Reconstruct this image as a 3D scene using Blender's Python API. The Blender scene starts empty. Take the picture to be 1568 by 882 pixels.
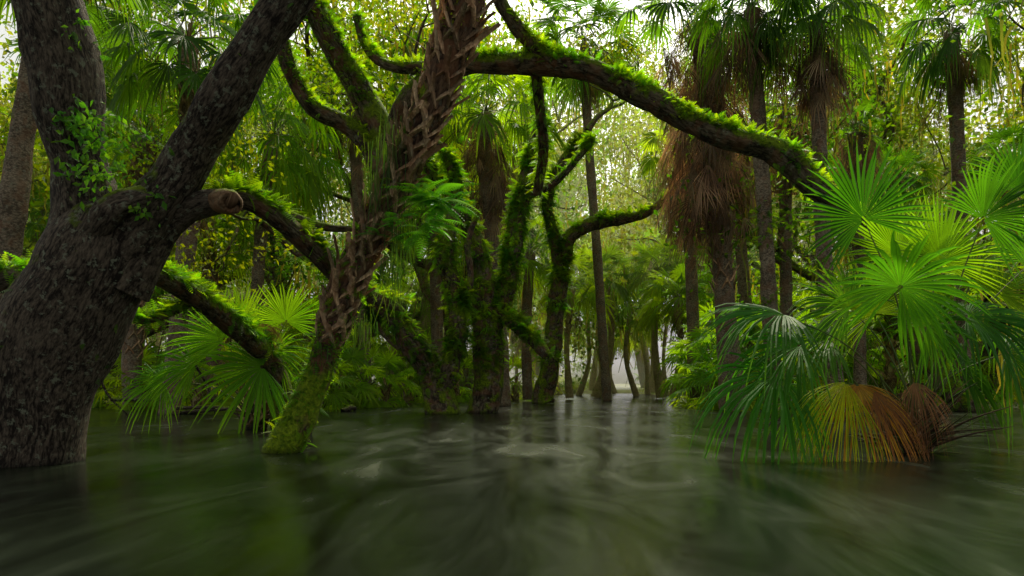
import bpy, math, random
import numpy as np
rng=np.random.default_rng(11)
# survey frame: bearing / elevation readings (u,v) taken from the eye point, plus distance in metres
F=1045.; HZ=587.; EYE=1.0
def P(u,v,d): return np.array([(u-784)/F*d, d, EYE+(HZ-v)/F*d])
def nrm(a): a=np.asarray(a,float); return a/(np.linalg.norm(a)+1e-9)
U=lambda a,b: rng.uniform(a,b)

# ---------------------------------------------------------------- mesh tools
class MB:
    def __init__(s): s.v=[];s.f=[];s.m=[];s.c=[];s.t=[];s.s=[];s.n=0
    def add(s,v,f,mat,col=(1,1,1),tc=None,smooth=False):
        v=np.asarray(v,float);f=np.asarray(f,int);k=len(v)
        c=np.asarray(col,float)
        if c.ndim==1: c=np.tile(c,(k,1))
        s.v.append(v);s.f.append(f+s.n);s.m.append(np.full(len(f),mat));s.c.append(c)
        s.t.append(v if tc is None else tc);s.s.append(np.full(len(f),smooth));s.n+=k
    def mesh(s,name,mats):
        v=np.concatenate(s.v);f=np.concatenate(s.f);m=np.concatenate(s.m);c=np.concatenate(s.c);t=np.concatenate(s.t);sm=np.concatenate(s.s)
        me=bpy.data.meshes.new(name)
        me.vertices.add(len(v));me.vertices.foreach_set('co',v.astype(np.float32).ravel())
        me.loops.add(len(f)*4);me.loops.foreach_set('vertex_index',f.astype(np.int32).ravel())
        me.polygons.add(len(f));me.polygons.foreach_set('loop_start',np.arange(0,len(f)*4,4,dtype=np.int32))
        me.polygons.foreach_set('material_index',m.astype(np.int32))
        me.polygons.foreach_set('use_smooth',sm.astype(bool))
        a=me.attributes.new('Col','FLOAT_COLOR','POINT')
        a.data.foreach_set('color',np.hstack([c,np.ones((len(c),1))]).astype(np.float32).ravel())
        a=me.attributes.new('tc','FLOAT_VECTOR','POINT')
        a.data.foreach_set('vector',t.astype(np.float32).ravel())
        me.update(calc_edges=True)
        for x in mats: me.materials.append(x)
        return me
def obj(name,me,loc=(0,0,0),rz=0,sc=1,parent=None):
    o=bpy.data.objects.new(name,me);bpy.context.scene.collection.objects.link(o)
    o.location=loc;o.rotation_euler=(0,0,rz);o.scale=(sc,sc,sc) if np.isscalar(sc) else sc
    if parent: o.parent=parent
    return o
def vnoise(p,seed=0):
    p=np.asarray(p,float);i=np.floor(p).astype(np.int64);f=p-i;f=f*f*(3-2*f)
    def h(a,b,c):
        n=(a*73856093)^(b*19349663)^(c*83492791)^(seed*2654435)
        n=n&0x7fffffff;n=(n*1103515245+12345)&0x7fffffff;n=(n^(n>>13))*1274126177&0x7fffffff
        return (n%10007)/10007.
    x,y,z=i[...,0],i[...,1],i[...,2];r=0
    for dx in(0,1):
        for dy in(0,1):
            for dz in(0,1):
                w=(f[...,0] if dx else 1-f[...,0])*(f[...,1] if dy else 1-f[...,1])*(f[...,2] if dz else 1-f[...,2])
                r=r+w*h(x+dx,y+dy,z+dz)
    return r
def spline(q,k0=None):
    q=np.asarray(q,float)
    if len(q)<3: 
        t=np.linspace(0,1,(k0 or 6)+1)[:,None];return q[0]*(1-t)+q[-1]*t
    e=np.vstack([2*q[0]-q[1],q,2*q[-1]-q[-2]]);out=[]
    for i in range(len(q)-1):
        a,b,c,d=e[i:i+4];L=np.linalg.norm(c[:3]-b[:3]);k=k0 or int(np.clip(L/(0.6*max(b[3],.02)),2,14))
        t=np.linspace(0,1,k,endpoint=False)[:,None]
        out.append(.5*((2*b)+(-a+c)*t+(2*a-5*b+4*c-d)*t*t+(-a+3*b-3*c+d)*t**3))
    out.append(q[-1:]);o=np.vstack(out);o[:,3]=np.maximum(o[:,3],.002);return o
def frames(c):
    T=np.gradient(c,axis=0);T/=np.linalg.norm(T,axis=1)[:,None]+1e-9
    n=np.cross(T[0],[0,0,1.]);n=n if np.linalg.norm(n)>.1 else np.array([1.,0,0]);n=nrm(n);N=[]
    for t in T:
        n=nrm(n-t*np.dot(n,t));N.append(n)
    N=np.array(N);return T,N,np.cross(T,N)
def tube(mb,q,mat,sides=14,rough=.1,col=(1,1,1),k0=None,seed=0,fr=2.2):
    """q rows x,y,z,r"""
    s=spline(q,k0);c=s[:,:3];r=s[:,3].copy();T,N,B=frames(c)
    L=np.concatenate([[0],np.cumsum(np.linalg.norm(np.diff(c,axis=0),axis=1))])
    r0=max(r.mean(),.004);th=np.linspace(0,2*np.pi,sides,endpoint=False)
    tc=np.stack([np.cos(th)[None]*r0+0*L[:,None],np.sin(th)[None]*r0+0*L[:,None],L[:,None]+0*th[None]],-1)
    rr=np.tile(r[:,None],(1,sides))
    if rough>0:
        a=tc/r0*np.array([1,1,.5])
        rr=rr*(1+rough*1.6*(vnoise(a*.9+seed*7.3,seed)-.5)+rough*(vnoise(a*fr+3.1,seed+1)-.5)+rough*.6*(vnoise(a*fr*2.3,seed+2)-.5))
    rr[-1]*=.1
    v=c[:,None]+rr[...,None]*(np.cos(th)[None,:,None]*N[:,None]+np.sin(th)[None,:,None]*B[:,None])
    n=len(c);i=np.arange(n-1)[:,None]*sides;j=np.arange(sides)[None];j2=(j+1)%sides
    f=np.stack([i+j,i+j2,i+sides+j2,i+sides+j],-1).reshape(-1,4)
    mb.add(v.reshape(-1,3),f,mat,col,tc.reshape(-1,3)+seed*1.7,True)
    return s
def chain(pts):
    return np.array([list(P(u,v,d))+[r/F*d] for u,v,d,r in pts])
def randR(n):
    q=rng.normal(size=(n,4));q/=np.linalg.norm(q,axis=1)[:,None];w,x,y,z=q.T
    return np.stack([1-2*(y*y+z*z),2*(x*y-z*w),2*(x*z+y*w),2*(x*y+z*w),1-2*(x*x+z*z),2*(y*z-x*w),2*(x*z-y*w),2*(y*z+x*w),1-2*(x*x+y*y)],-1).reshape(-1,3,3)
def frameR(Y,Z):
    Y=Y/(np.linalg.norm(Y,axis=1)[:,None]+1e-9);X=np.cross(Y,Z);X/=np.linalg.norm(X,axis=1)[:,None]+1e-9;Z=np.cross(X,Y)
    return np.stack([X,Y,Z],-1)
def scatter(mb,tv,tf,pos,R,sc,mat,col):
    n=len(pos);k=len(tv)
    v=np.einsum('nij,kj->nki',R,tv)*np.asarray(sc)[:,None,None]+pos[:,None]
    f=tf[None]+(np.arange(n)*k)[:,None,None]
    mb.add(v.reshape(-1,3),f.reshape(-1,4),mat,np.repeat(col,k,0))
LEAF=(np.array([[0,0,0],[.28,.45,.08],[0,1,-.05],[-.28,.45,.08]]),np.array([[0,1,2,3]]))
def fern_t(n=9,w=.3,droop=.5):
    v=[];f=[]
    for i in range(n):
        y=(i+.7)/n;z=-droop*y*y;l=w*math.sin(math.pi*min(1,(y*.8+.14)))
        for s in(-1,1):
            k=len(v);h=.42/n
            v+=[[0,y-h,z],[s*l*.55,y-h+.02,z-.02],[s*l,y+h*.6,z-.09*l/w],[0,y+h,z-.01]];f.append([k,k+1,k+2,k+3])
    return np.array(v),np.array(f)
FERN=fern_t();BIGF=fern_t(18,.24,.55);FERN2=fern_t(7,.38,.15)
def vcol(n,lo=.6,hi=1.3,warm=.25):
    b=rng.uniform(lo,hi,n);w=rng.uniform(-warm,warm,n)
    return np.stack([b*(1+w),b,b*(1-w*.5)],-1)
def leaves(mb,cent,n,rad,size,mat,flat=.75,lo=.55,hi=1.3):
    cent=np.asarray(cent);N=len(cent)*n
    off=rng.normal(size=(N,3))*rad*np.array([1,1,flat])*.55
    pos=np.repeat(cent,n,0)+off
    cc=np.repeat(vcol(len(cent),.7,1.15,.15),n,0)*vcol(N,lo,hi,.08)
    scatter(mb,*LEAF,pos,randR(N),rng.uniform(.6,1.3,N)*size,mat,cc)
def ferns(mb,s,dens,size,mat,tmpl=FERN,lo=0,hi=1,top=.5,clump=2.0,gap=.45):
    """fern fronds rooted on the upper side of limb s (rows x,y,z,r)"""
    L=np.concatenate([[0],np.cumsum(np.linalg.norm(np.diff(s[:,:3],axis=0),axis=1))])
    n=int(dens*L[-1]*(hi-lo));
    if n<1:return
    a=rng.uniform(lo,hi,n*3)*L[-1]
    w=vnoise(np.stack([a*clump,a*0+s[0,0],a*0+s[0,2]],-1),5)+rng.normal(size=len(a))*.06;a=a[w>gap][:n];n=len(a)
    if n<1:return
    T,N,B=frames(s[:,:3])
    I=lambda X:np.stack([np.interp(a,L,X[:,k]) for k in range(X.shape[1])],-1)
    c=I(s);t=I(T)
    d=rng.normal(size=(n,3));d[:,2]=np.abs(d[:,2])*.7+top;d-=t*np.sum(d*t,1)[:,None];d/=np.linalg.norm(d,axis=1)[:,None]
    pos=c[:,:3]+d*(c[:,3:4]*.93)
    y=d+rng.normal(size=(n,3))*.65;up=np.tile([0,0,1.],(n,1))+rng.normal(size=(n,3))*.35
    hue=vnoise(np.stack([a*1.3,a*0+s[0,1],a*0],-1),9)[:,None]
    cc=vcol(n,.4,1.35,.3)*(.65+.75*hue)
    scatter(mb,*tmpl,pos,frameR(y,up),rng.uniform(.4,1.6,n)*size,mat,cc)
def strands(mb,pos,length,mat,w=.012,col=(1,1,1),segs=4):
    n=len(pos);ln=rng.uniform(.4,1.2,n)*length;az=rng.uniform(0,np.pi,n)
    t=np.linspace(0,1,segs+1);d=np.stack([np.cos(az),np.sin(az),0*az],-1)
    sway=rng.normal(size=(n,3))*.12;sway[:,2]=0
    c=pos[:,None]+np.stack([0*t,0*t,-t],-1)[None]*ln[:,None,None]+sway[:,None]*(t*t)[None,:,None]*ln[:,None,None]+rng.normal(size=(n,segs+1,3))*w*.8
    ww=w*(1-.7*t)[None,:,None]*d[:,None]
    v=np.stack([c-ww,c+ww],2).reshape(-1,3)
    i=(np.arange(n)*(segs+1)*2)[:,None]+np.arange(segs)[None]*2
    f=np.stack([i,i+1,i+3,i+2],-1).reshape(-1,4)
    cc=np.repeat(vcol(n,.6,1.3,.2),(segs+1)*2,0)*np.array(col)
    mb.add(v,f,mat,cc)
def blade(mb,hub,Y,Nn,L,mat,nseg=34,spread=2.35,droop=.3,fold=.15,col=(1,1,1),hi=True,split=.45,curl=0):
    Y=nrm(Y);X=np.cross(Y,Nn);X=nrm(X) if np.linalg.norm(X)>.05 else nrm(np.cross(Y,[1,.3,0]));Z=np.cross(X,Y)
    a=np.linspace(-spread,spread,nseg)+rng.normal(size=nseg)*.012;dA=2*spread/nseg
    t=np.array([.03,.22,.45,.62,.8,1.]) if hi else np.array([.05,.45,.75,1.])
    l=L*(.74+.26*np.cos(a/spread*1.4))*rng.uniform(.9,1.06,nseg)
    aj=a[:,None]+rng.normal(size=(nseg,1))*.05*np.maximum(0,t-split)[None]/(1-split)
    hw=np.where(t<=split,dA*.5*t,dA*.5*split*(np.clip(1-(t-split)/(1-split),0,1)**.75)+.0015)[None]*l[:,None]
    ra=t[None]*l[:,None]
    cx,cy=np.sin(aj),np.cos(aj)
    def mk(off,z):
        x=cx*ra+cy*off;y=cy*ra-cx*off
        zz=z+fold*np.abs(np.sin(aj))*ra*1.0 -curl*ra*ra/L
        return hub+x[...,None]*X+y[...,None]*Y+zz[...,None]*Z
    rows=[mk(-hw,-.35*hw),mk(0*hw,.45*hw),mk(hw,-.35*hw)]
    dr=droop*L*(t**2.3)[None]*(rng.uniform(.5,1.5,nseg)[:,None])*(ra/L/np.maximum(t,.01)[None])
    V=np.stack(rows,2)
    sh=1-.28*min(droop,1.5)*(t**2.3)[None,:,None,None]
    V=hub+(V-hub)*sh;V[...,2]-=dr[...,None]
    k=len(t);i=(np.arange(nseg)*k*3)[:,None]+np.arange(k-1)[None]*3
    f=np.concatenate([np.stack([i,i+1,i+4,i+3],-1).reshape(-1,4),np.stack([i+1,i+2,i+5,i+4],-1).reshape(-1,4)])
    sc=rng.uniform(.8,1.2,nseg)[:,None,None,None]
    C=np.ones((nseg,k,3,3))*sc*np.array(col)
    tip=np.clip((t-.75)/.25,0,1)[None,:,None,None]*rng.uniform(0,.5,nseg)[:,None,None,None]
    C=C*(1-tip)+tip*np.array([1.7,1.15,.8])
    mb.add(V.reshape(-1,3),f,mat,C.reshape(-1,3))
def fan(mb,org,hub,Y,Nn,L,mat,pm,r=.011,**k):
    org=np.asarray(org,float);mid=(org+hub)/2+np.array([0,0,.12*np.linalg.norm(hub-org)])
    q=np.array([[*org,r*1.5],[*mid,r],[*hub,r*.8]]);tube(mb,q,pm,sides=5,rough=0,k0=4)
    blade(mb,hub,Y,Nn,L,mat,**k)
def crown(mb,top,n,L,pet,mat,pm,elo=-.7,ehi=1.35,droop=.4,hi=False,nseg=26,lean=(0,0),col=(1,1,1),fold=.12):
    for i in range(n):
        az=i*2.39996+U(-.3,.3);k=(i+.5)/n;el=ehi+(elo-ehi)*k**.8+U(-.1,.1)
        d=np.array([math.cos(az)*math.cos(el)+lean[0],math.sin(az)*math.cos(el)+lean[1],math.sin(el)]);d=nrm(d)
        pl=pet*U(.75,1.15);hub=np.asarray(top)+d*pl+np.array([0,0,-.22*pl*k])
        Y=nrm(d+np.array([0,0,-.45*k-.1]));Nn=np.array([0,0,1.])+rng.normal(size=3)*.35
        if abs(Y[2])>.8: Nn=np.array([math.cos(az),math.sin(az),.3])
        c=np.array(col)*U(.75,1.2)*np.array([1+.25*k,1,.9])
        fan(mb,top,hub,Y,Nn,L*U(.8,1.1),mat,pm,nseg=nseg,droop=droop*(.5+k),fold=fold,col=c,hi=hi,spread=U(1.9,2.5))
def skirt(mb,top,bot,n,L,mat,r=.2,hi=False,pm=None,out=.6,br=1.):
    for i in range(n):
        az=U(0,6.28);t=U(0,1);p=np.asarray(top)*(1-t)+np.asarray(bot)*t
        o=np.array([math.cos(az),math.sin(az),0]);st=p+o*r
        hub=st+o*U(.1,out)*L+np.array([0,0,-U(.0,.8)*L])
        c=np.array([1,1,1])*U(.3,1.5)*np.array([U(.9,1.2),1,U(.85,1.05)])*br
        fan(mb,st,hub,nrm(o*U(0,.6)+np.array([0,0,-1])+rng.normal(size=3)*.25),o+rng.normal(size=3)*.3,L*U(.45,1.25),mat,pm if pm is not None else mat,nseg=11,
            spread=U(.3,.9),droop=.2,fold=-.5,col=c,hi=hi,r=.012,split=U(.12,.3))
def boots(mb,s,mat,lo=0.,hi=1.,step=.075,size=1.,lift=.1):
    L=np.concatenate([[0],np.cumsum(np.linalg.norm(np.diff(s[:,:3],axis=0),axis=1))]);T,N,B=frames(s[:,:3])
    h=lo*L[-1];k=0
    while h<hi*L[-1]:
        I=lambda X:np.array([np.interp(h,L,X[:,j]) for j in range(X.shape[1])])
        c=I(s);t=nrm(I(T));n=nrm(I(N));b=np.cross(t,n);r=c[3];th0=k*2.39996+U(-.3,.3);z=size*U(.75,1.2)
        stub=U(.05,1.0)**1.5;tw=U(-.05,.05)
        col=np.array([1,1,1])*U(.45,1.45)*np.array([U(1.,1.2),1,.9])
        for poly in ([(-.15,-.02,.0,.04),(-.07,.1,.03,.04),(-.01,.2,.05,.045)],[(.15,-.02,.0,.04),(.07,.1,.03,.04),(.01,.2,.05,.045)],
                     [(0,.16,.045,.055),(tw*.5,.26,.07,.045),(tw,.26+.3*stub,.07+lift*2.2*stub,.02)]):
            V=[];C=[]
            for (x,y,l,w) in poly:
                for dx,dl in((-w,-.01),(0,.03),(w,-.01)):
                    th=th0+(x+dx)*z/max(r,.08);rr=r+(l+dl)*z
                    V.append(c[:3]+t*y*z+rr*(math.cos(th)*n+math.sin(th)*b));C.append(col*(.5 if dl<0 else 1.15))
            f=[];
            for i in range(2):
                f+=[[i*3,i*3+1,i*3+4,i*3+3],[i*3+1,i*3+2,i*3+5,i*3+4]]
            mb.add(np.array(V),f,mat,np.array(C))
        h+=step*U(.7,1.3);k+=1

# ---------------------------------------------------------------- materials
def mat(name):
    m=bpy.data.materials.new(name);m.use_nodes=True;nt=m.node_tree;nt.nodes.clear()
    return m,nt,nt.nodes,nt.links
def N_(nt,t,**k):
    n=nt.nodes.new(t)
    for a,b in k.items():
        if a in n.inputs: n.inputs[a].default_value=b
        else: setattr(n,a,b)
    return n
def ramp(nt,fac,stops):
    r=nt.nodes.new('ShaderNodeValToRGB');e=r.color_ramp.elements
    while len(e)<len(stops): e.new(.5)
    for x,(p,c) in zip(e,stops): x.position=p;x.color=(*c,1)
    nt.links.new(fac,r.inputs[0]);return r.outputs[0]
def mixc(nt,fac,a,b,mode='MIX'):
    m=nt.nodes.new('ShaderNodeMix');m.data_type='RGBA';m.blend_type=mode
    for s,x in((0,fac),(6,a),(7,b)):
        if isinstance(x,(int,float)): m.inputs[s].default_value=x
        elif isinstance(x,tuple): m.inputs[s].default_value=(*x,1)
        else: nt.links.new(x,m.inputs[s])
    return m.outputs[2]
def math_(nt,op,a,b=0.,c=0.):
    m=nt.nodes.new('ShaderNodeMath');m.operation=op
    for i,x in enumerate((a,b,c)):
        if isinstance(x,(int,float)): m.inputs[i].default_value=x
        else: nt.links.new(x,m.inputs[i])
    return m.outputs[0]
def leafmat(name,c1,c2,trans=.45,rough=.5,tcol=None,scale=.12,spec=.25):
    m,nt,n,l=mat(name)
    at=N_(nt,'ShaderNodeAttribute',attribute_name='Col');ge=n.new('ShaderNodeNewGeometry')
    no=N_(nt,'ShaderNodeTexNoise',Scale=scale,Detail=1.);l.new(ge.outputs['Position'],no.inputs['Vector'])
    base=ramp(nt,no.outputs[0],[(.38,c1),(.62,c2)])
    c=mixc(nt,1.,base,at.outputs['Color'],'MULTIPLY')
    p=N_(nt,'ShaderNodeBsdfPrincipled',Roughness=rough);l.new(c,p.inputs['Base Color']);p.inputs['Specular IOR Level'].default_value=spec
    t=n.new('ShaderNodeBsdfTranslucent');tc=mixc(nt,1.,c,tcol or (2.5,2.4,.35),'MULTIPLY');l.new(tc,t.inputs[0])
    mx=N_(nt,'ShaderNodeMixShader',Fac=trans);l.new(p.outputs[0],mx.inputs[1]);l.new(t.outputs[0],mx.inputs[2])
    o=n.new('ShaderNodeOutputMaterial');l.new(mx.outputs[0],o.inputs[0]);return m
def barkmat(name,dark,light,moss=.3,mosscol=((.07,.12,.006),(.26,.36,.012)),vs=14,lichen=.5,ring=False,red=0.,bumpd=.03,low=None):
    m,nt,n,l=mat(name)
    at=N_(nt,'ShaderNodeAttribute',attribute_name='tc');ac=N_(nt,'ShaderNodeAttribute',attribute_name='Col')
    mp=N_(nt,'ShaderNodeMapping');mp.inputs['Scale'].default_value=(1,1,.3 if not ring else 1.6);l.new(at.outputs['Vector'],mp.inputs[0])
    nw=N_(nt,'ShaderNodeTexNoise',Scale=7.,Detail=3.,Roughness=.65);l.new(mp.outputs[0],nw.inputs['Vector'])
    ad=n.new('ShaderNodeVectorMath');ad.operation='MULTIPLY_ADD';l.new(nw.outputs['Color'],ad.inputs[0]);ad.inputs[1].default_value=(.2,.2,.2);l.new(mp.outputs[0],ad.inputs[2])
    vo=N_(nt,'ShaderNodeTexVoronoi',Scale=float(vs));vo.feature='F1';l.new(ad.outputs[0],vo.inputs['Vector'])
    fine=N_(nt,'ShaderNodeTexNoise',Scale=vs*2.2,Detail=5.,Roughness=.75);l.new(mp.outputs[0],fine.inputs['Vector'])
    big=N_(nt,'ShaderNodeTexNoise',Scale=2.,Detail=1.);l.new(at.outputs['Vector'],big.inputs['Vector'])
    fis=math_(nt,'SUBTRACT',1.,math_(nt,'MULTIPLY',vo.outputs['Distance'],.9))
    h=math_(nt,'ADD',math_(nt,'MULTIPLY',fis,.55),math_(nt,'MULTIPLY',fine.outputs[0],.9))
    hc=math_(nt,'ADD',h,math_(nt,'MULTIPLY',big.outputs[0],.4))
    base=ramp(nt,math_(nt,'MULTIPLY',hc,.75),[(.60,dark),(.88,light)])
    c=mixc(nt,1.,base,ac.outputs['Color'],'MULTIPLY')
    ln=N_(nt,'ShaderNodeTexNoise',Scale=11.,Detail=4.,Roughness=.7);l.new(at.outputs['Vector'],ln.inputs['Vector'])
    lf=ramp(nt,ln.outputs[0],[(.57,(0,0,0)),(.64,(1,1,1))])
    c=mixc(nt,math_(nt,'MULTIPLY',lf,lichen),c,(.27,.29,.20))
    if red>0:
        rn=N_(nt,'ShaderNodeTexNoise',Scale=3.5,Detail=3.);l.new(at.outputs['Vector'],rn.inputs['Vector'])
        c=mixc(nt,math_(nt,'MULTIPLY',ramp(nt,rn.outputs[0],[(.5,(0,0,0)),(.6,(1,1,1))]),red),c,(.26,.11,.05))
    ge=n.new('ShaderNodeNewGeometry');sx=n.new('ShaderNodeSeparateXYZ');l.new(ge.outputs['Normal'],sx.inputs[0])
    mn=N_(nt,'ShaderNodeTexNoise',Scale=2.2,Detail=4.,Roughness=.6);l.new(ge.outputs['Position'],mn.inputs['Vector'])
    mf=math_(nt,'ADD',math_(nt,'MULTIPLY',sx.outputs['Z'],.3),mn.outputs[0])
    sp=n.new('ShaderNodeSeparateXYZ');l.new(ge.outputs['Position'],sp.inputs[0])
    if low:
        mr=N_(nt,'ShaderNodeMapRange');l.new(sp.outputs['Z'],mr.inputs[0]);mr.inputs[1].default_value=low;mr.inputs[2].default_value=low*.4;mr.inputs[3].default_value=0;mr.inputs[4].default_value=.32
        mf=math_(nt,'ADD',mf,mr.outputs[0])
    mfr=ramp(nt,mf,[(.76-moss*.5,(0,0,0)),(.88-moss*.5,(1,1,1))])
    m2=N_(nt,'ShaderNodeTexNoise',Scale=16.,Detail=4.,Roughness=.65);l.new(ge.outputs['Position'],m2.inputs['Vector'])
    c=mixc(nt,mfr,c,ramp(nt,m2.outputs[0],[(.35,mosscol[0]),(.68,mosscol[1])]))
    wr=N_(nt,'ShaderNodeMapRange');l.new(sp.outputs['Z'],wr.inputs[0]);wr.inputs[1].default_value=.0;wr.inputs[2].default_value=.12;wr.inputs[3].default_value=.35;wr.inputs[4].default_value=1.
    c=mixc(nt,1.,c,wr.outputs[0],'MULTIPLY')
    p=N_(nt,'ShaderNodeBsdfPrincipled',Roughness=.85);l.new(c,p.inputs['Base Color']);p.inputs['Specular IOR Level'].default_value=.2
    bp=N_(nt,'ShaderNodeBump',Strength=1.,Distance=bumpd);l.new(math_(nt,'ADD',h,math_(nt,'MULTIPLY',math_(nt,'MULTIPLY',mfr,m2.outputs[0]),1.5)),bp.inputs['Height']);l.new(bp.outputs[0],p.inputs['Normal'])
    o=n.new('ShaderNodeOutputMaterial');l.new(p.outputs[0],o.inputs[0]);return m

M_oak=barkmat('oak_bark',(.022,.016,.012),(.20,.155,.11),moss=.18,lichen=.8,vs=26,bumpd=.05)
M_oakm=barkmat('oak_bark_mossy',(.03,.022,.013),(.22,.17,.11),moss=.56,lichen=.5,red=.4,vs=18,bumpd=.05)
M_boot=barkmat('palm_boot',(.26,.17,.10),(.66,.49,.32),moss=.08,lichen=.4,red=.45,vs=20,bumpd=.01)
M_lean=barkmat('palm_bark_mossy',(.05,.028,.018),(.24,.14,.08),moss=.36,mosscol=((.10,.18,.008),(.36,.48,.02)),lichen=.35,red=.6,low=1.6,vs=18,bumpd=.04)
M_ptr=barkmat('palm_trunk_bark',(.10,.075,.05),(.40,.31,.21),moss=.24,lichen=.5,ring=True,bumpd=.025,vs=14,red=.35)
M_ptr2=barkmat('palm_trunk_far_lit',(.28,.21,.09),(.60,.48,.24),moss=.3,lichen=.3,ring=True,bumpd=.03,vs=12,red=.2)  # paler, yellower far bark: the grove's warm light is put into the colour
M_palm=leafmat('palm_frond',(.05,.15,.018),(.095,.22,.024),trans=.5,scale=.5,rough=.5,spec=.2)
M_palmY=leafmat('palm_frond_bright',(.11,.25,.014),(.21,.33,.018),trans=.6,scale=.3,rough=.5,spec=.2)
M_dead=leafmat('palm_frond_dead',(.17,.12,.08),(.36,.265,.17),trans=.35,rough=.8,scale=1.,tcol=(1.4,1.,.6),spec=.1)
M_orange=leafmat('palm_frond_orange',(.48,.22,.03),(.60,.38,.05),trans=.5,rough=.6,scale=5.,tcol=(1.4,1.2,.5))
M_pet=leafmat('palm_stalk',(.09,.14,.03),(.16,.17,.05),trans=.0,scale=1.)
M_petd=leafmat('palm_stalk_dry',(.08,.05,.03),(.2,.13,.07),trans=.0,scale=2.,rough=.8)
M_fern=leafmat('fern_leaf',(.08,.20,.010),(.22,.36,.014),trans=.5,scale=1.2)
M_fernB=leafmat('fern_leaf_cool',(.05,.19,.025),(.12,.30,.03),trans=.5,scale=1.2)
M_leaf=leafmat('oak_leaf_gold',(.08,.18,.007),(.23,.26,.009),trans=.6,scale=.13,tcol=(2.3,2.3,.3))
M_leafg=leafmat('oak_leaf_green',(.055,.15,.010),(.125,.22,.012),trans=.55,scale=.2)
M_vine=leafmat('vine_leaf',(.06,.18,.02),(.12,.27,.025),trans=.45,scale=2.)
M_hair=leafmat('shoestring_fern',(.04,.10,.018),(.08,.15,.025),trans=.3,scale=2.)
M_smoss=leafmat('spanish_moss',(.19,.20,.05),(.31,.29,.05),trans=.5,scale=.5,tcol=(1.7,1.6,.4))
MATS=[M_oak,M_oakm,M_boot,M_lean,M_ptr,M_ptr2,M_palm,M_palmY,M_dead,M_orange,M_pet,M_petd,M_fern,M_fernB,M_leaf,M_leafg,M_vine,M_hair,M_smoss]
OAK,OAKM,BOOT,LEAN,PTR,PTR2,PALM,PALMY,DEAD,ORG,PET,PETD,FRN,FRNB,LFG,LFR,VIN,HAIR,SMO=range(19)
def finish(mb,name,**k): return obj(name,mb.mesh(name,MATS),**k)

# ---------------------------------------------------------------- random branching
def grow(mb,p,d,L,r,gen,gmax,tips,bm,up=.15,kids=3,wig=.28,limbs=None):
    q=[[*p,r]];dd=nrm(d);c=np.array(p,float);n=4
    for i in range(n):
        dd=nrm(dd+rng.normal(size=3)*wig+np.array([0,0,up]));c=c+dd*L/n;q.append([*c,r*(1-.42*(i+1)/n)])
    q=np.array(q);s=tube(mb,q,bm,sides=[12,9,6,5,4][min(gen,4)],rough=.1,k0=3 if gen else 5,seed=int(U(0,99)))
    if limbs is not None and gen<=2: limbs.append(s)
    if gen>=gmax: tips.append(c);tips.append(q[3,:3]);return
    for k in range(kids):
        a=q[-1 if k<2 else -2];rd=rng.normal(size=3);rd=rd-dd*np.dot(rd,dd);rd=nrm(rd)
        grow(mb,a[:3],nrm(dd*.75+rd*U(.5,1.0)),L*U(.62,.85),a[3]*U(.6,.8),gen+1,gmax,tips,bm,up,kids,wig,limbs)

# ================================================================ LEFT LIVE OAK
mb=MB()
S=[]
S.append(tube(mb,chain([(36,760,8.7,92),(42,712,8.7,74),(52,650,8.7,70),(62,580,8.7,76),(90,510,8.7,84),(128,440,8.7,78),(155,380,8.7,74),(172,330,8.7,54),(182,305,8.7,24)]),OAK,sides=64,rough=.10,seed=3))
S.append(tube(mb,chain([(150,390,8.7,60),(140,320,8.7,50),(124,250,8.7,39),(110,180,8.6,45),(103,110,8.5,48),(86,40,8.4,47),(62,-40,8.3,45),(30,-160,8.2,40),(0,-300,8,34)]),OAK,sides=40,rough=.14,seed=5))
S.append(tube(mb,chain([(170,400,8.7,56),(222,335,8.6,43),(262,285,8.55,36),(298,225,8.5,34),(336,165,8.3,34),(374,100,8.2,33),(412,42,8.1,32),(455,-20,8,29),(510,-110,8,27),(600,-220,8.2,22)]),OAK,sides=40,rough=.14,seed=7))
S.append(tube(mb,chain([(180,430,8.7,50),(232,362,8.7,30),(275,328,8.7,23),(318,310,8.6,19),(352,306,8.5,17)]),OAK,sides=28,rough=.15,seed=8))
S.append(tube(mb,chain([(330,308,8.7,18),(372,304,8.9,16),(410,322,9.1,16),(450,355,9.4,16),(485,388,9.7,15),(520,425,10.2,13),(570,455,11,11),(620,470,12,8)]),OAKM,sides=20,rough=.16,seed=9)); h2=S[-1]
S.append(tube(mb,chain([(385,305,9,10),(430,325,9.3,8),(500,348,9.8,6),(560,350,10,4)]),OAKM,sides=10,seed=12))
S.append(tube(mb,chain([(90,450,8.8,34),(40,425,8.9,22),(-10,432,9,17),(-70,400,9,14)]),OAKM,sides=16,seed=13)); h3=S[-1]
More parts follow.
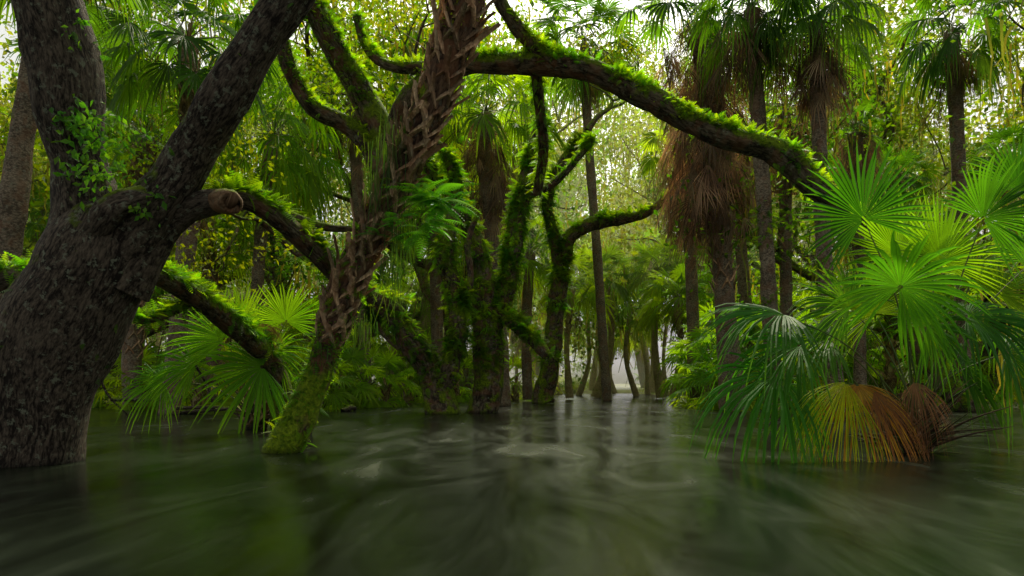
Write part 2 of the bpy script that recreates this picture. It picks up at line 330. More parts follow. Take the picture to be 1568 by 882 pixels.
# fold of bark where the limbs divide
tube(mb,chain([(135,372,8.3,16),(158,335,8.2,22),(178,312,8.2,22),(205,305,8.25,20),(238,300,8.35,12)]),OAK,sides=24,rough=.35,seed=20)
tube(mb,chain([(338,308,8.5,18),(352,309,8.25,18),(357,310,8.15,14),(352,309,8.22,7)]),BOOT,sides=18,rough=.15,seed=21,col=(.4,.33,.27))
ferns(mb,h2,260,.16,FRN,top=.5,gap=.3);ferns(mb,h3,200,.16,FRN,gap=.3);ferns(mb,S[2],14,.10,VIN,gap=.5);ferns(mb,S[1],20,.1,VIN,gap=.5)
ferns(mb,S[0],14,.10,VIN,lo=.2,gap=.5,top=0)
for (u,v,r,n) in [(150,205,28,130),(140,250,30,130),(125,185,20,60),(185,275,16,30),(215,318,12,24),(108,60,10,14),(128,30,8,12),(430,10,14,22),(395,5,10,14),(100,185,10,16),(240,295,8,12)]:
    c=P(u,v,8.2);N=n;pos=c+rng.normal(size=(N,3))*r/F*8.3*np.array([.8,.6,.9])
    y=rng.normal(size=(N,3));y[:,2]-=.8
    scatter(mb,*LEAF,pos,frameR(y,np.tile([0,-1.,.5],(N,1))+rng.normal(size=(N,3))*.4),rng.uniform(.06,.13,N),VIN,vcol(N,.7,1.4,.2))
tips=[]
for s in (S[1],S[2]):
    for k in range(2):
        grow(mb,s[-1-k,:3],nrm([U(-1,1),U(-.2,1),U(.4,.9)]),2.2,s[-1-k,3]*.5,1,3,tips,OAK,kids=3)
leaves(mb,tips,40,.8,.11,LFR)
finish(mb,'live_oak_tree')

# ---- low arching mossy oak between left oak and leaning palm
mb=MB()
s=tube(mb,chain([(436,680,15,22),(433,640,15,18),(428,590,15,17),(408,545,14.6,17),(362,502,13.6,17),(305,458,12.4,16),(255,428,11.4,15),(205,412,10.4,13),(150,430,10,12)]),OAKM,sides=22,rough=.16,seed=30)
ferns(mb,s,330,.17,FRN,lo=.25,hi=.95,gap=.3)
s2=tube(mb,chain([(300,455,12.4,9),(260,478,12.2,8),(215,490,11.8,6),(180,480,11.5,4)]),OAKM,sides=10,seed=31)
ferns(mb,s2,200,.17,FRN,gap=.3)
finish(mb,'live_oak_tree')

# ================================================================ LEANING PALM WITH BOOTS
mb=MB()
s=tube(mb,chain([(425,735,10,34),(434,695,10,29),(452,655,10,25),(472,610,10,22),(488,570,9.95,20),(505,515,9.9,20),(528,450,9.8,22),(560,375,9.7,22),(592,310,9.6,23),(624,245,9.5,23),(652,180,9.4,25),(680,110,9.3,27),(700,45,9.2,29),(716,-20,9.1,30),(730,-110,9,30),(740,-250,9,30),(744,-420,9,28)]),LEAN,sides=30,rough=.16,seed=40)
boots(mb,s,BOOT,lo=.2,hi=.99,step=.04,size=1.,lift=.09)
ferns(mb,s,110,.13,FRN,lo=.05,hi=.36,top=.2,gap=.3)
ferns(mb,s,900,.05,FRN,tmpl=FERN2,lo=.04,hi=.22,top=.3,gap=.25)
ferns(mb,s,120,.05,FRN,tmpl=FERN2,lo=.22,hi=.9,top=.3,gap=.5)
for (u,v,dd,n,ln,sp) in [(590,220,9.25,50,.8,14),(575,270,9.3,40,.7,12),(612,340,9.3,50,.9,10),(600,400,9.4,40,.8,10),(552,490,9.7,50,.45,10),(500,520,9.75,40,.45,10),(602,190,9.2,30,.6,10)]:
    strands(mb,P(u,v,dd)+rng.normal(size=(n,3))*sp/F*dd,ln,HAIR,w=.006)
for (u,v,dd,n,sz) in [(650,300,9.15,20,.5),(665,310,9.2,16,.55),(640,290,9.2,10,.4),(655,345,9.2,14,.5),(605,345,9.2,12,.32),(575,350,9.3,8,.3),(690,310,9.4,10,.35)]:
    d=rng.normal(size=(n,3));d[:,1]-=.5;d[:,0]+=.25;d[:,2]=np.abs(d[:,2])*.5-.1
    scatter(mb,*BIGF,P(u,v,dd)+rng.normal(size=(n,3))*.06,frameR(d,np.tile([0,0,1.],(n,1))+rng.normal(size=(n,3))*.15),rng.uniform(.6,1.1,n)*sz,FRNB,vcol(n,.7,1.4,.2))
for k in range(14):
    t=U(.5,.78);c=s[int(t*len(s)),:3];d=nrm([U(-.3,1),U(-1,.2),U(-.2,.5)]);l=U(.3,.8)
    tube(mb,np.array([[*c,.014],[*(c+d*l*.5+[0,0,.06]),.009],[*(c+d*l),.003]]),PETD,sides=4,rough=0,k0=4,col=(2,1.8,1.6))
crown(mb,s[-1,:3],26,1.1,1.2,PALM,PET,hi=False,nseg=30,elo=-.4)
finish(mb,'cabbage_palm')

# ================================================================ ARCHING OAK behind the leaning palm
mb=MB();A=[]
A.append(tube(mb,chain([(452,668,13.2,26),(470,625,13.1,20),(505,540,13,17),(545,440,13,17),(575,340,13,18),(590,260,13,21),(584,205,13,22),(556,150,13,19),(525,95,12.8,18),(495,40,12.6,17),(460,-30,12.4,15),(400,-140,12,14)]),OAKM,sides=24,rough=.15,seed=50))
A.append(tube(mb,chain([(588,265,13,18),(560,215,13,16),(520,185,12.9,14),(480,165,12.7,13),(445,110,12.5,11),(430,60,12.4,11),(400,0,12.2,10),(350,-80,12,9)]),OAKM,sides=18,rough=.15,seed=51))
A.append(tube(mb,chain([(590,250,13,18),(612,180,12.7,17),(650,125,12.3,16),(700,102,12,15),(760,98,11.7,16),(830,97,11.4,17),(893,105,11.2,17),(950,127,11.1,17),(1005,157,11,18),(1060,189,11,17),(1115,209,11,18),(1170,224,11,19),(1210,247,11,20),(1245,285,11,16),(1290,320,11.2,13),(1350,350,11.6,10),(1420,400,12,7)]),OAKM,sides=26,rough=.24,seed=52))
A.append(tube(mb,chain([(855,100,11.3,14),(820,72,11.3,11),(790,40,11.2,11),(765,0,11.1,10),(740,-60,11,9)]),OAKM,sides=16,rough=.15,seed=53))
A.append(tube(mb,chain([(700,102,12,11),(640,105,12.2,10),(590,98,12.4,8),(560,70,12.6,7),(545,20,12.6,6)]),OAKM,sides=14,seed=54))
A.append(tube(mb,chain([(820,100,11.5,9),(826,160,12,8),(832,230,12.6,8),(822,300,13.4,7)]),OAKM,sides=12,seed=55))
A.append(tube(mb,chain([(505,40,12.6,9),(470,20,12.5,8),(420,30,12.4,6),(380,10,12.3,4)]),OAKM,sides=10,seed=56))
ferns(mb,A[2],230,.12,FRN,lo=.1,gap=.46);ferns(mb,A[0],100,.13,FRN,lo=.1,gap=.44);ferns(mb,A[1],110,.13,FRN,gap=.46);ferns(mb,A[3],140,.12,FRN,gap=.44);ferns(mb,A[4],120,.12,FRN,gap=.45)
ferns(mb,A[5],200,.12,FRN,top=.0,gap=.4);ferns(mb,A[6],100,.12,FRN,gap=.4)
for q in (A[0],A[1],A[2],A[3]): ferns(mb,q,350,.045,FRN,tmpl=FERN2,lo=.1,top=.5,gap=.4)
tips=[]
for ai,idx in ((0,1),(1,1),(3,1),(0,3)):
    s=A[ai];grow(mb,s[-1-idx,:3],nrm([U(-1,1),U(-.3,1),U(.3,1)]),1.8,.06,1,3,tips,OAK,kids=3)
leaves(mb,tips,36,.7,.1,LFR)
finish(mb,'live_oak_tree')

# ================================================================ MID-WATER OAKS
def fernoak(chs,seed,dens=150,fs=.26,tipsrc=()):
    mb=MB();out=[]
    for i,c in enumerate(chs):
        s=tube(mb,chain(c),OAKM,sides=20 if i==0 else 14,rough=.22,seed=seed+i);out.append(s)
        ferns(mb,s,dens*1.1,fs*.9,FRN,lo=.14 if i==0 else 0,top=.2,gap=.47)
        ferns(mb,s,dens*2,.08,FRN,tmpl=FERN2,lo=.1 if i==0 else 0,top=.2,gap=.42)
    tips=[]
    for (ci,du) in tipsrc:
        s=out[ci];d0=nrm(s[-1,:3]-s[-4,:3])
        grow(mb,s[-1,:3],nrm(d0+np.array([du,0,.3])),2.6,max(s[-1,3],.05),1,4,tips,OAKM,kids=3)
    if tips: leaves(mb,tips,24,1.,.16,LFG)
    return finish(mb,'live_oak_tree')
fernoak([[(680,650,22.5,32),(677,632,22.5,26),(668,590,22.5,23),(655,560,22.5,20),(628,520,22.2,17),(600,480,22,14),(565,455,21.8,11),(530,440,21.5,9),(480,400,21,7)],
  [(672,600,22.5,16),(690,560,22.3,14),(702,500,22.2,14),(695,440,22.2,14),(680,400,22,13),(690,350,22,11),(700,290,22,9),(680,230,22,7)],
  [(640,540,22.3,10),(600,520,22.4,7),(570,480,22.5,5),(560,430,22.5,4)],
  [(700,500,22.2,7),(720,430,22,5),(716,370,21.8,5),(735,320,21.8,4)]],60,tipsrc=((1,-.3),(0,-.5)))
fernoak([[(736,655,23.5,32),(738,630,23.5,26),(747,590,23.5,24),(748,540,23.4,22),(742,480,23.3,20),(738,420,23.2,16),(722,360,23,14),(700,310,23,12),(660,260,22.8,10),(640,200,22.6,8)],
  [(745,530,23.4,18),(765,470,23.4,16),(780,420,23.4,14),(790,350,23.4,13),(800,300,23.4,12),(815,240,23.4,11),(828,180,23.5,9),(822,120,23.5,7),(830,60,23.5,5)],
  [(770,480,23.2,11),(800,505,22.8,11),(825,530,22.5,10),(840,550,22.4,6)],
  [(800,300,23.4,8),(840,285,23.3,7),(870,260,23,5),(910,210,23,4)],
  [(745,450,23.4,8),(725,400,23.8,6),(715,340,24,4)]],80,tipsrc=((0,-.2),))
fernoak([[(832,618,34,18),(832,610,34,15),(842,560,34,14),(850,500,34,13),(858,430,34,12),(868,370,34,11),(900,345,34,10),(950,335,34,9),(990,325,34,7),(1040,290,34,5)],
  [(858,430,34,10),(850,370,34,9),(838,310,34,8),(860,250,34,7),(900,200,34,5)]],80,dens=90,fs=.35,tipsrc=((1,.2),))

# ================================================================ PALMS with chosen stands
def palm(name,ch,crn,pl,Lf,skn=0,skl=1.2,skh=.8,mt=PALM,tr=PTR,bootlo=None,elo=-.9,hi=False,nseg=26,droop=.45,ferny=0,seed=0,out=.6,br=1.,bs=1.1):
    mb=MB();s=tube(mb,chain(ch),tr,sides=16,rough=.12,seed=seed)
    top=s[-1,:3]
    if bootlo is not None: boots(mb,s,BOOT,lo=bootlo,hi=.98,step=.07,size=bs,lift=.12)
    if ferny: ferns(mb,s,ferny,.2,FRN,top=.1,gap=.5,hi=.7)
    crown(mb,top,crn,Lf,pl,mt,PET,elo=elo,hi=hi,nseg=nseg,droop=droop)
    if skn: skirt(mb,top+np.array([0,0,-.1]),s[int(len(s)*(1-skh)),:3],skn,skl,DEAD,r=s[-1,3],pm=PETD,out=out,br=br)
    return finish(mb,name)
palm('cabbage_palm',[(1122,628,24,20),(1112,500,24,16),(1105,400,24,15),(1095,280,24,18),(1086,150,24,20),(1078,30,24,20)],24,2.4,1.35,skn=320,skl=1.4,skh=.48,tr=PTR,bootlo=.3,seed=1,hi=True,droop=.7,elo=-.2,out=.8,br=1.1)
palm('cabbage_palm',[(1186,636,21,14),(1180,500,21,12),(1172,350,21,11),(1162,200,21,11),(1155,90,21,11),(1150,10,21,12)],24,1.4,1.15,skn=90,skl=1.1,skh=.15,seed=2,hi=True,droop=.8,ferny=50,elo=-.5,br=1.1)
palm('cabbage_palm',[(1282,640,20,14),(1268,480,20,12),(1258,330,20,11),(1254,200,20,11),(1252,110,20,11),(1250,30,20,12)],24,1.3,1.1,skn=130,skl=.95,skh=.2,seed=3,hi=True,droop=.8,ferny=60,elo=-.4,br=1.1)
palm('cabbage_palm',[(1150,620,30,10),(1140,450,30,9),(1130,300,30,9),(1126,180,30,9)],24,1.5,1.2,skn=60,skh=.3,seed=4,br=1.)
palm('cabbage_palm',[(1205,615,27,9),(1203,400,27,9),(1202,260,27,9),(1200,165,27,10)],10,.9,.7,skn=110,skl=1.15,skh=.34,seed=5,br=1.2,elo=.1)
palm('cabbage_palm',[(1318,620,26,9),(1314,400,26,9),(1312,280,26,9),(1310,200,26,10)],9,.8,.7,skn=80,skl=1.,skh=.28,seed=6,br=1.2,elo=.1)
palm('cabbage_palm',[(1062,618,32,10),(1060,450,32,9),(1050,300,32,9),(1045,215,32,10)],18,1.6,1.2,skn=120,skl=1.4,skh=.4,seed=16,mt=PALMY,elo=-.3,br=1.1)
palm('cabbage_palm',[(930,618,38,7),(915,400,38,7),(900,200,38,7),(895,60,38,8)],30,2.2,1.8,skn=60,skl=1.4,skh=.2,seed=17,hi=True)
palm('cabbage_palm',[(1478,625,25,10),(1472,400,25,10),(1465,200,25,10),(1455,40,25,11)],26,1.5,1.3,skn=60,skl=1.1,skh=.2,seed=21,hi=True,droop=.7)
palm('cabbage_palm',[(-12,660,16,20),(8,420,16,18),(22,300,16,19),(38,180,16,16),(56,60,16,15),(70,-40,16,14),(80,-100,16,14)],24,1.3,1.1,skn=20,skl=.8,skh=.08,seed=7)
palm('cabbage_palm',[(258,637,22,15),(268,560,22,14),(278,450,22,14),(288,350,22,14),(292,250,22,13),(290,150,22,13),(288,60,22,12)],38,2.0,1.4,skn=16,seed=8,hi=True,droop=.5,bootlo=.5)
palm('cabbage_palm',[(205,632,26,15),(202,540,26,14),(212,400,26,13),(218,300,26,13),(222,210,26,13)],18,1.4,1.1,skn=80,skl=1.2,skh=.3,seed=9,bootlo=.2,br=1.)
palm('cabbage_palm',[(395,625,28,10),(392,500,28,9),(398,380,28,9),(410,270,28,10),(418,205,28,10)],38,2.2,1.7,skn=10,seed=10,droop=.8,mt=PALMY)
palm('cabbage_palm',[(330,625,30,12),(325,500,30,10),(318,330,30,10)],28,1.8,1.5,skn=14,seed=11,bootlo=.3,mt=PALMY)
palm('cabbage_palm',[(770,622,30,13),(765,500,30,11),(752,350,30,11),(742,250,30,12),(745,170,30,13)],28,2.1,1.7,skn=140,skl=1.5,skh=.4,mt=PALMY,seed=12,droop=.7,elo=-.5,br=1.1)
palm('cabbage_palm',[(672,612,36,10),(668,450,36,9),(662,330,36,9)],24,1.6,1.4,skn=30,seed=13,mt=PALMY)
palm('cabbage_palm',[(808,612,38,8),(806,500,38,8),(812,380,38,8)],22,1.5,1.3,skn=20,seed=14,mt=PALMY)
palm('cabbage_palm',[(100,630,32,10),(110,400,32,9),(120,200,32,9),(125,90,32,9)],28,1.9,1.5,skn=16,seed=15)
palm('cabbage_palm',[(560,615,34,10),(555,400,34,9),(545,250,34,9),(540,150,34,9)],26,1.8,1.5,skn=50,skl=1.3,skh=.3,seed=18,mt=PALMY,br=1.)
# slender grove palms down the channel
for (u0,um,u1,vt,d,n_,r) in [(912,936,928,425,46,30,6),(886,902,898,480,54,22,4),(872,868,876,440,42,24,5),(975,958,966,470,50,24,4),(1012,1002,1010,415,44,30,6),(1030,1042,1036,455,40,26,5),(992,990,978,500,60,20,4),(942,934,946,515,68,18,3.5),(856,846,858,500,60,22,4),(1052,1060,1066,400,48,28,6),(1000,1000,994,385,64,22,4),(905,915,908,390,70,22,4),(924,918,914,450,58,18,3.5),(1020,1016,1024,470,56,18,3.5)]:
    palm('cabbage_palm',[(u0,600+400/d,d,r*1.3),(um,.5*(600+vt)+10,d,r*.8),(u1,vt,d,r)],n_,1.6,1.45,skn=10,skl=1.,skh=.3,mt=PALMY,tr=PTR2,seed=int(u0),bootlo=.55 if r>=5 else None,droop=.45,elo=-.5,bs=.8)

# ---- forms for the grove
def palm_form(h,crn,Lf,pl,mt,skn,lean,boot=False):
    mb=MB();q=[[0,0,-1,.2],[lean*.1,0,h*.2,.15],[lean*.45,0,h*.6,.14],[lean,0,h,.17]]
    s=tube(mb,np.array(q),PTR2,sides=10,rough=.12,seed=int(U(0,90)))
    if boot: boots(mb,s,BOOT,lo=.4,hi=.98,step=.12,size=1.2,lift=.14)
    crown(mb,s[-1,:3],crn,Lf,pl,mt,PET,elo=-.75,nseg=20,droop=.45)
    if skn: skirt(mb,s[-1,:3],s[int(len(s)*.7),:3],skn,1.0,DEAD,r=.18,pm=PETD,br=1.2)
    return mb.mesh('palm_form',MATS)
PF=[palm_form(4.5,24,1.2,1.5,PALMY,12,.3,True),palm_form(6.5,26,1.2,1.5,PALMY,20,-.5,True),palm_form(8.5,24,1.1,1.4,PALMY,24,.7),palm_form(11,26,1.15,1.3,PALM,30,-.4),palm_form(2.6,22,1.2,1.5,PALMY,6,.2,True),palm_form(14,28,1.15,1.3,PALM,30,.8),palm_form(1.0,20,1.15,1.4,PALMY,4,.1,True)]
def put(me,name,u,d,rz=None,sc=1.): return obj(name,me.copy(),((u-784)/F*d,d,-.1),U(0,6.28) if rz is None else rz,sc)
for (u,d,k,sc) in [(850,74,2,1.1),(1075,42,1,1.),(1000,104,2,1.2),(1100,34,4,1.1),(1130,30,4,1.),(1165,36,0,.95),(1225,32,4,1.2),(1235,28,4,.9),(1195,46,1,1.1),(1260,38,0,1.1),(1330,34,0,1.),(1365,28,4,1.2),(1400,40,1,.9),(1450,34,0,1.),(1500,28,4,1.),(1530,38,1,.95),(1330,50,3,1.1),(1420,52,3,1.15),(1550,55,3,1.1),
    (140,36,0,1.),(175,44,1,1.),(350,40,0,.9),(480,34,0,.85),(520,44,1,.9),(560,40,0,.9),(600,48,1,1.),(635,52,2,.9),(60,40,3,1.),(100,50,5,1.),(540,60,3,1.1),(430,55,3,1.1),(690,56,2,1.1),(725,60,1,1.),(790,62,2,1.),(815,74,1,1.1),(1080,66,3,1.1),(1140,60,3,1.1),(240,60,3,1.1),(1110,50,5,.9),(1360,60,5,.9),(20,30,0,.8),(455,46,0,.9),(660,42,4,.9),(500,30,4,.8),(1290,30,4,1.),(1160,28,4,.9),(1070,32,4,.9),(1400,33,5,.8),(1540,30,5,.8),
    (300,26,6,1.),(470,25,6,.9),(515,28,6,1.),(555,31,6,1.),(590,30,6,.9),(330,31,6,1.1),(195,30,6,1.1),(225,27,6,.9),(620,36,6,1.),(700,38,6,1.),(790,40,6,1.),(440,33,4,.9),(1090,28,6,1.),(1130,26,6,1.)]:
    put(PF[k],'cabbage_palm' if k!=6 else 'palmetto_palm',u,d,sc=sc)

# ================================================================ BACKGROUND OAKS
def oak_form(gold,gm=3,h=4.5,nl=40):
    mb=MB();tips=[];limbs=[]
    grow(mb,[0,0,-1],[U(-.2,.2),U(-.2,.2),1],h+1,.42,0,gm,tips,OAKM,up=.12,kids=3,wig=.22,limbs=limbs)
    tips=np.array(tips)
    extra=np.vstack([tips+rng.normal(size=tips.shape)*.9 for _ in range(2)])
    leaves(mb,np.vstack([tips,extra]),nl,1.2,.2,gold,flat=.6)
    for s in limbs[:12]: ferns(mb,s,25,.3,FRN,gap=.4)
    i=rng.integers(0,len(tips),300);strands(mb,tips[i]+rng.normal(size=(300,3))*.4,1.5,SMO,w=.035)
    return mb.mesh('oak_form',MATS)
OF=[oak_form(LFG),oak_form(LFG,h=6),oak_form(LFR,nl=28),oak_form(LFG,h=5)]
for (u,d,k,sc) in [(1440,30,2,1.3),(1545,24,2,1.2),(1350,44,1,1.7),(1200,48,0,1.8),(1130,70,1,2.3),(740,78,3,2.6),(700,46,3,1.9),(600,50,0,2.3),(520,38,1,1.9),(470,42,2,1.8),(380,50,0,1.8),(300,38,2,1.5),(180,46,3,1.7),(70,34,2,1.5),(-60,40,0,1.6),(1600,40,0,1.7),(1500,56,3,2.),(1150,90,3,2.4),(650,85,2,2.4),(1300,75,0,2.3),(450,80,3,2.4),(250,75,0,2.2),(1650,60,1,2.),(-100,70,1,2.1),(60,62,0,2.),(860,100,1,2.8),(1045,100,0,2.8),(910,128,0,3.4),(1000,130,1,3.4),(655,44,3,2.3),(1385,52,0,2.5),(150,50,0,2.3)]:
    put(OF[k],'live_oak_tree',u,d,sc=sc)

# ================================================================ UNDERGROWTH + DISTANT FOLIAGE
def clumps(name,plist,mt,n=24,per=34,size=.2):
    mb=MB()
    for (p,sc) in plist:
        d=rng.normal(size=(n,3));d/=np.linalg.norm(d,axis=1)[:,None];c=d*(rng.uniform(.3,1,n)**.6)[:,None]*1.2*np.array([1.2,1.2,.75])*sc+p
        leaves(mb,c,per,.42*sc,size*sc,mt,flat=.7)
        for k in range(5):
            tube(mb,np.array([[p[0],p[1],p[2]-.5*sc,.03*sc],[*((c[k]+p)/2),.02*sc],[*c[k],.006]]),OAK,sides=4,rough=0,k0=2)
    return finish(mb,name)
pl=[]
for k in range(150):
    u=U(-150,1750);d=U(26,66)
    if 850<u<1045: continue
    if 600<u<1060 and d<50: d+=26
    if 120<u<180 and U(0,1)<.6: continue
    pl.append((np.array([(u-784)/F*d,d,U(-.1,.9)]),U(.6,1.25)))
for k in range(20):
    u=U(840,1060);d=U(64,80)
    if 905<u<995: continue
    pl.append((np.array([(u-784)/F*d,d,U(.1,.8)]),U(.6,1.)))
clumps('undergrowth',pl,LFG,size=.16)
pl=[]
for k in range(420):
    u=U(-300,1900);d=U(76,112);z=U(0,1)**1.15*34
    if 840<u<1045: d=U(118,150)
    if 895<u<1005 and z<8: continue
    if U(0,1)<(z-22)/30: continue
    if abs(u-500)<45 and 18<z<34: continue
    pl.append((np.array([(u-784)/F*d,d,z]),U(2.,3.6)))
clumps('distant_foliage',pl,LFG,size=.2)

# ================================================================ RIGHT PALMETTO
mb=MB();O=P(1395,665,10);OO=lambda:O+rng.normal(size=3)*np.array([.12,.12,.1])
def pf(hu,hv,hd,Y,Nn,Lpx,mt=PALM,org=None,**k):
    k.setdefault('hi',True);k.setdefault('nseg',42)
    fan(mb,OO() if org is None else org,P(hu,hv,hd),np.array(Y,float),np.array(Nn,float),Lpx/F*hd,mt,PET,**k)
pf(1322,335,9.5,(-.35,-.1,1),(.1,-1,-.1),135,droop=.12,spread=2.2,col=(.45,.6,.5))
pf(1378,440,9.2,(.15,-.5,.7),(-.1,-1,.5),135,droop=.35,spread=2.7,col=(.9,1.1,.9))
pf(1200,482,9.6,(-1,-.2,.12),(0,-.35,1),180,droop=.5,spread=1.5,col=(.9,1.,1.))
pf(1190,575,9.4,(-1,-.3,-.15),(-.1,-.8,.9),180,droop=.75,spread=1.8,col=(.8,1.1,.9))
pf(1225,530,9.7,(-1,-.1,-.0),(-.1,-.7,1),150,droop=.65,spread=1.7,col=(.8,1.,.8))
pf(1312,588,9.2,(.05,-.5,-.6),(0,-1,.4),134,mt=ORG,droop=.6,spread=1.6,fold=-.15,col=(.95,1.,1.),split=.3)
pf(1296,585,9.15,(-.5,-.5,-.7),(0,-1,.4),142,mt=PALMY,droop=.5,spread=.9,col=(1.6,1.15,.8),split=.3)
pf(1338,598,9.1,(.3,-.5,-.8),(0,-1,.3),112,mt=DEAD,droop=.5,spread=.7,col=(1.5,1.,.6),split=.3)
pf(1480,485,9.5,(1,-.3,.1),(.1,-.6,1),155,droop=.6,spread=1.9,col=(.8,1.,.9))
pf(1505,335,9.6,(.6,-.1,.7),(.3,-1,.2),130,droop=.2,spread=1.9,col=(.55,.7,.6))
pf(1560,290,9.9,(.4,0,.8),(-.2,-1,.1),120,droop=.2,spread=2,col=(.45,.6,.5))
pf(1440,400,9.9,(.3,.1,1),(.1,-1,0),130,mt=PALMY,droop=.12,spread=1.9,col=(.65,.75,.8))
pf(1375,390,10.2,(-.05,.1,1),(0,-1,0),125,mt=PALMY,droop=.1,spread=1.8,col=(.65,.78,.8))
pf(1300,470,10.1,(-.6,.1,.6),(.1,-1,.4),130,droop=.35,spread=2.,col=(1,1,.9))
pf(1270,520,10.,(-.9,.1,.2),(0,-.7,1),125,droop=.5,spread=1.8)
pf(1530,450,10.3,(.7,.2,.6),(0,-1,.5),120,mt=PALMY,droop=.4,spread=2,col=(.8,.85,1))
pf(1540,540,9.8,(1,-.2,-.2),(0,-.8,.8),140,droop=.7,spread=1.9,col=(.8,.95,.8))
pf(1470,560,10.2,(.8,.3,-.1),(0,-1,.6),110,droop=.6,spread=2)
pf(1340,480,10.5,(-.3,.3,.8),(0,-1,.3),125,mt=PALMY,droop=.2,spread=2,col=(.8,.85,1))
pf(1240,600,10.4,(-.8,.4,-.2),(0,-1,.6),100,droop=.7,spread=1.8)
pf(1420,500,9.5,(.3,-.5,.4),(0,-1,.7),105,droop=.5,spread=2.3,col=(.9,1.,.9))
pf(1480,420,10.6,(.4,.3,.8),(0,-1,.3),125,mt=PALMY,droop=.25,spread=2,col=(.8,.85,1))
pf(1580,400,10.2,(.4,0,.8),(0,-1,.3),125,droop=.3,spread=2)
pf(1400,585,9.3,(.1,-.5,-.8),(0,-1,.3),85,mt=DEAD,droop=.6,spread=1.0,col=(1.3,.95,.7),split=.3)
for k in range(150):
    az=U(0,6.28);el=U(.1,1.2);d=np.array([math.cos(az)*math.cos(el),math.sin(az)*math.cos(el),math.sin(el)]);l=U(.35,1.3)
    o=OO()-np.array([0,0,.2]);tube(mb,np.array([[*o,.022],[*(o+d*l*.5+[0,0,.05]),.014],[*(o+d*l),.005]]),PETD if k%3 else PET,sides=5,rough=0,k0=4,col=np.ones(3)*U(.4,1.4))
s=tube(mb,np.array([[*(O+[0,0,-1]),.22],[*(O+[0,0,-.2]),.2],[*(O+[0,0,.25]),.14]]),OAK,sides=16);boots(mb,s,BOOT,lo=.5,hi=1,step=.02,size=.6,lift=.3)
skirt(mb,O+np.array([0,0,.8]),O+np.array([0,0,.4]),16,.45,DEAD,r=.15,hi=True,pm=PETD,br=.8,out=.4)
finish(mb,'palmetto_palm')
# ================================================================ LEFT PALMETTO
mb=MB();O=P(392,635,15)
pf(402,562,14.3,(-.7,-.3,-.1),(0,-1,.35),120,mt=PALMY,droop=.35,spread=2.1,col=(.75,.95,.9))
pf(345,520,14.6,(-.6,0,.7),(.1,-1,.2),105,mt=PALMY,droop=.2,spread=1.6,col=(.75,.95,1))
pf(438,492,14.8,(.1,0,1),(0,-1,.1),80,mt=PALMY,droop=.15,spread=2.)
pf(300,560,14.4,(-.8,-.2,.3),(0,-1,.6),90,mt=PALMY,droop=.4,spread=1.7,col=(.7,.9,1.))
pf(250,585,14.2,(-.9,-.3,.1),(0,-1,.8),80,mt=PALMY,droop=.5,spread=2.1,col=(.75,.95,1.))
pf(420,540,15,(.7,0,.4),(0,-1,.3),75,mt=PALMY,droop=.4,spread=2.)
pf(370,500,15.2,(-.1,0,1),(0,-1,.1),85,mt=PALMY,droop=.15,spread=1.9)
pf(405,495,14.6,(0,-.3,-1),(0,-1,.1),50,mt=DEAD,droop=.3,spread=1.3,col=(1.3,.9,.5))
for k in range(30):
    az=U(0,6.28);el=U(0,1.3);d=np.array([math.cos(az)*math.cos(el),math.sin(az)*math.cos(el),math.sin(el)]);l=U(.3,.9);o=O+rng.normal(size=3)*.1-[0,0,.2]
    tube(mb,np.array([[*o,.025],[*(o+d*l*.5),.016],[*(o+d*l),.005]]),PETD,sides=5,rough=0,k0=4)
s=tube(mb,np.array([[*(O+[0,0,-1]),.22],[*(O+[0,0,.1]),.2],[*(O+[0,0,.4]),.15]]),OAK,sides=14);boots(mb,s,BOOT,lo=.5,hi=1,step=.03,size=.9,lift=.2)
finish(mb,'palmetto_palm')

mb=MB()
for (u0,v0,u1,v1,d,r) in [(170,612,300,628,24,3),(240,632,360,622,22,4),(330,628,395,618,20,3),(150,560,200,640,21,2),(300,560,330,636,22,2),(525,632,545,628,24,5),(270,625,420,634,21,3)]:
    a=P(u0,v0,d);b=P(u1,v1,d+.6);a[2]=max(a[2],.0);b[2]=max(b[2],-.1);m=(a+b)/2+rng.normal(size=3)*.12
    tube(mb,np.array([[*a,r/F*d],[*m,r/F*d*.9],[*b,r/F*d*.5]]),OAK,sides=7,k0=5)
finish(mb,'fallen_branches')

# ================================================================ GROUND + WATER
g=np.sign(np.linspace(-1,1,221))*np.abs(np.linspace(-1,1,221))**2.2*1500
X,Y=np.meshgrid(g,g+40,indexing='ij')
rr=np.stack([X*.05,Y*.05,0*X],-1);nz=vnoise(rr,3)+.5*vnoise(rr*3,4)
shore=60-np.clip((-X-2)/18,0,1)*32-np.clip((X-10)/14,0,1)*26
Z=-.9+np.clip((Y-shore)/9,0,1)*(.95+.35*nz)*np.where(np.abs(X-.16*Y)<.03*Y+1,.75,1)
n=221;i=np.arange(n-1)[:,None]*n+np.arange(n-1)[None]
mg=MB();mg.add(np.stack([X,Y,Z],-1).reshape(-1,3),np.stack([i,i+n,i+n+1,i+1],-1).reshape(-1,4),0,smooth=True)
m,nt,nn,l=mat('forest_floor');ge=nn.new('ShaderNodeNewGeometry')
a=N_(nt,'ShaderNodeTexNoise',Scale=1.2,Detail=8.,Roughness=.7);l.new(ge.outputs['Position'],a.inputs['Vector'])
p=N_(nt,'ShaderNodeBsdfPrincipled',Roughness=.95);l.new(ramp(nt,a.outputs[0],[(.35,(.08,.06,.02)),(.5,(.16,.19,.02)),(.65,(.30,.31,.04))]),p.inputs['Base Color'])
b=N_(nt,'ShaderNodeBump',Strength=.8,Distance=.15);l.new(a.outputs[0],b.inputs['Height']);l.new(b.outputs[0],p.inputs['Normal'])
o=nn.new('ShaderNodeOutputMaterial');l.new(p.outputs[0],o.inputs[0])
obj('ground',mg.mesh('ground',[m]))

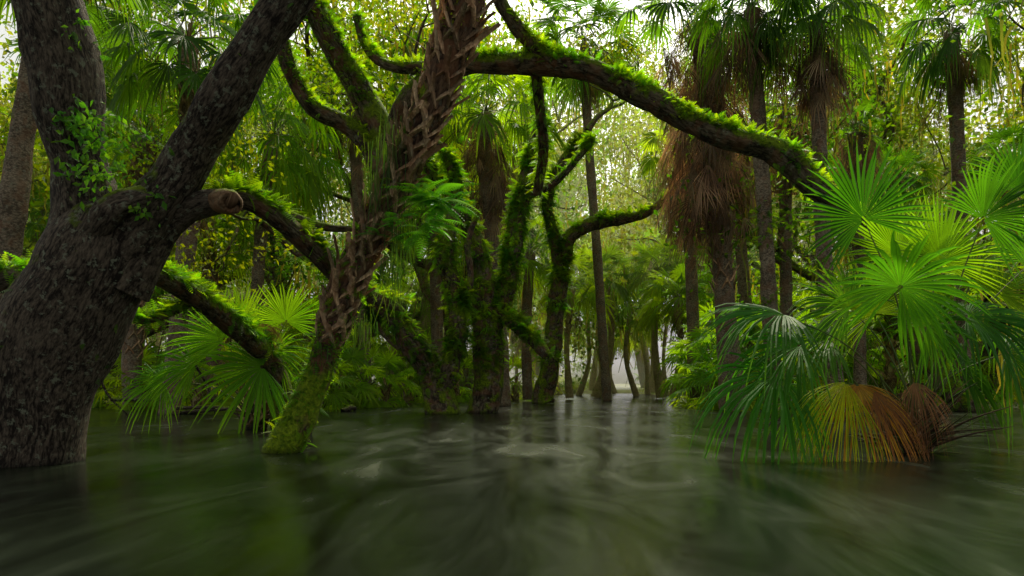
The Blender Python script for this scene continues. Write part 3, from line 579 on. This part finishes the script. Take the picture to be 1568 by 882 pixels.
m,nt,nn,l=mat('river_water');ge=nn.new('ShaderNodeNewGeometry')
mp=N_(nt,'ShaderNodeMapping');mp.inputs['Scale'].default_value=(1.3,.42,1);mp.inputs['Rotation'].default_value=(0,0,-.35);l.new(ge.outputs['Position'],mp.inputs[0])
n1=N_(nt,'ShaderNodeTexNoise',Scale=1.1,Detail=2.,Distortion=.8);l.new(mp.outputs[0],n1.inputs['Vector'])
n2=N_(nt,'ShaderNodeTexNoise',Scale=8.,Detail=5.,Roughness=.65,Distortion=.5);l.new(mp.outputs[0],n2.inputs['Vector'])
n3=N_(nt,'ShaderNodeTexNoise',Scale=.8,Detail=6.,Roughness=.6,Distortion=1.2);l.new(mp.outputs[0],n3.inputs['Vector'])
p=N_(nt,'ShaderNodeBsdfPrincipled',IOR=1.33)
l.new(ramp(nt,n3.outputs[0],[(.38,(.003,.005,.002)),(.58,(.012,.018,.009)),(.80,(.06,.07,.045))]),p.inputs['Base Color'])
l.new(ramp(nt,n3.outputs[0],[(.35,(.16,.16,.16)),(.7,(.30,.30,.30))]),p.inputs['Roughness'])
b=N_(nt,'ShaderNodeBump',Strength=.18,Distance=.035);l.new(math_(nt,'ADD',n1.outputs[0],math_(nt,'MULTIPLY',n2.outputs[0],.25)),b.inputs['Height']);l.new(b.outputs[0],p.inputs['Normal'])
o=nn.new('ShaderNodeOutputMaterial');l.new(p.outputs[0],o.inputs[0])
mw=MB();mw.add(np.array([[-1500,-1460,0],[1500,-1460,0],[1500,1540,0],[-1500,1540,0.]]),[[0,1,2,3]],0);obj('river_water',mw.mesh('river_water',[m]))

# ---- yellow-tinted haze box, added to make the far channel glow
m,nt,nn,l=mat('glow_haze');vs_=nn.new('ShaderNodeVolumeScatter');vs_.inputs['Color'].default_value=(.97,1,.50,1);vs_.inputs['Density'].default_value=.005;vs_.inputs['Anisotropy'].default_value=.5
o=nn.new('ShaderNodeOutputMaterial');l.new(vs_.outputs[0],o.inputs['Volume'])
c=np.array([[x,y,z] for x in(-120,160) for y in(38,190) for z in(.02,24)],float)
mm=MB();mm.add(c,[[0,1,3,2],[4,6,7,5],[0,4,5,1],[2,3,7,6],[0,2,6,4],[1,5,7,3]],0);obj('glow_haze',mm.mesh('glow_haze',[m]))

# ================================================================ LIGHT / SKY / CAMERA
EL=math.radians(50);AZ=math.radians(-8)   # sun ahead, over the open channel
w=bpy.data.worlds.new('World');bpy.context.scene.world=w;w.use_nodes=True;nt=w.node_tree;nt.nodes.clear()
sk=nt.nodes.new('ShaderNodeTexSky');sk.sky_type='NISHITA';sk.sun_disc=False;sk.sun_elevation=EL;sk.sun_rotation=-AZ;sk.dust_density=5.;sk.air_density=1.
hs=nt.nodes.new('ShaderNodeHueSaturation');hs.inputs['Saturation'].default_value=.2
wm=mixc(nt,1.,hs.outputs[0],(1.,1.,.92),'MULTIPLY')
bg=nt.nodes.new('ShaderNodeBackground');bg.inputs[1].default_value=.15;ow=nt.nodes.new('ShaderNodeOutputWorld')
nt.links.new(sk.outputs[0],hs.inputs['Color']);nt.links.new(wm,bg.inputs[0]);nt.links.new(bg.outputs[0],ow.inputs[0])
sl=bpy.data.lights.new('sun','SUN');sl.energy=5.;sl.angle=math.radians(12);sl.color=(1,.93,.68)
so=bpy.data.objects.new('sun',sl);bpy.context.scene.collection.objects.link(so);so.rotation_euler=(-(math.pi/2-EL),0,AZ)
cd=bpy.data.cameras.new('camera');cd.lens=24;cd.sensor_width=36;cd.shift_y=146/1568;cd.clip_end=5000
co=bpy.data.objects.new('camera',cd);bpy.context.scene.collection.objects.link(co);co.location=(0,0,EYE);co.rotation_euler=(math.pi/2,0,0)
bpy.context.scene.camera=co
bpy.context.scene.view_settings.view_transform='Standard'
print('objs',len(bpy.data.objects))
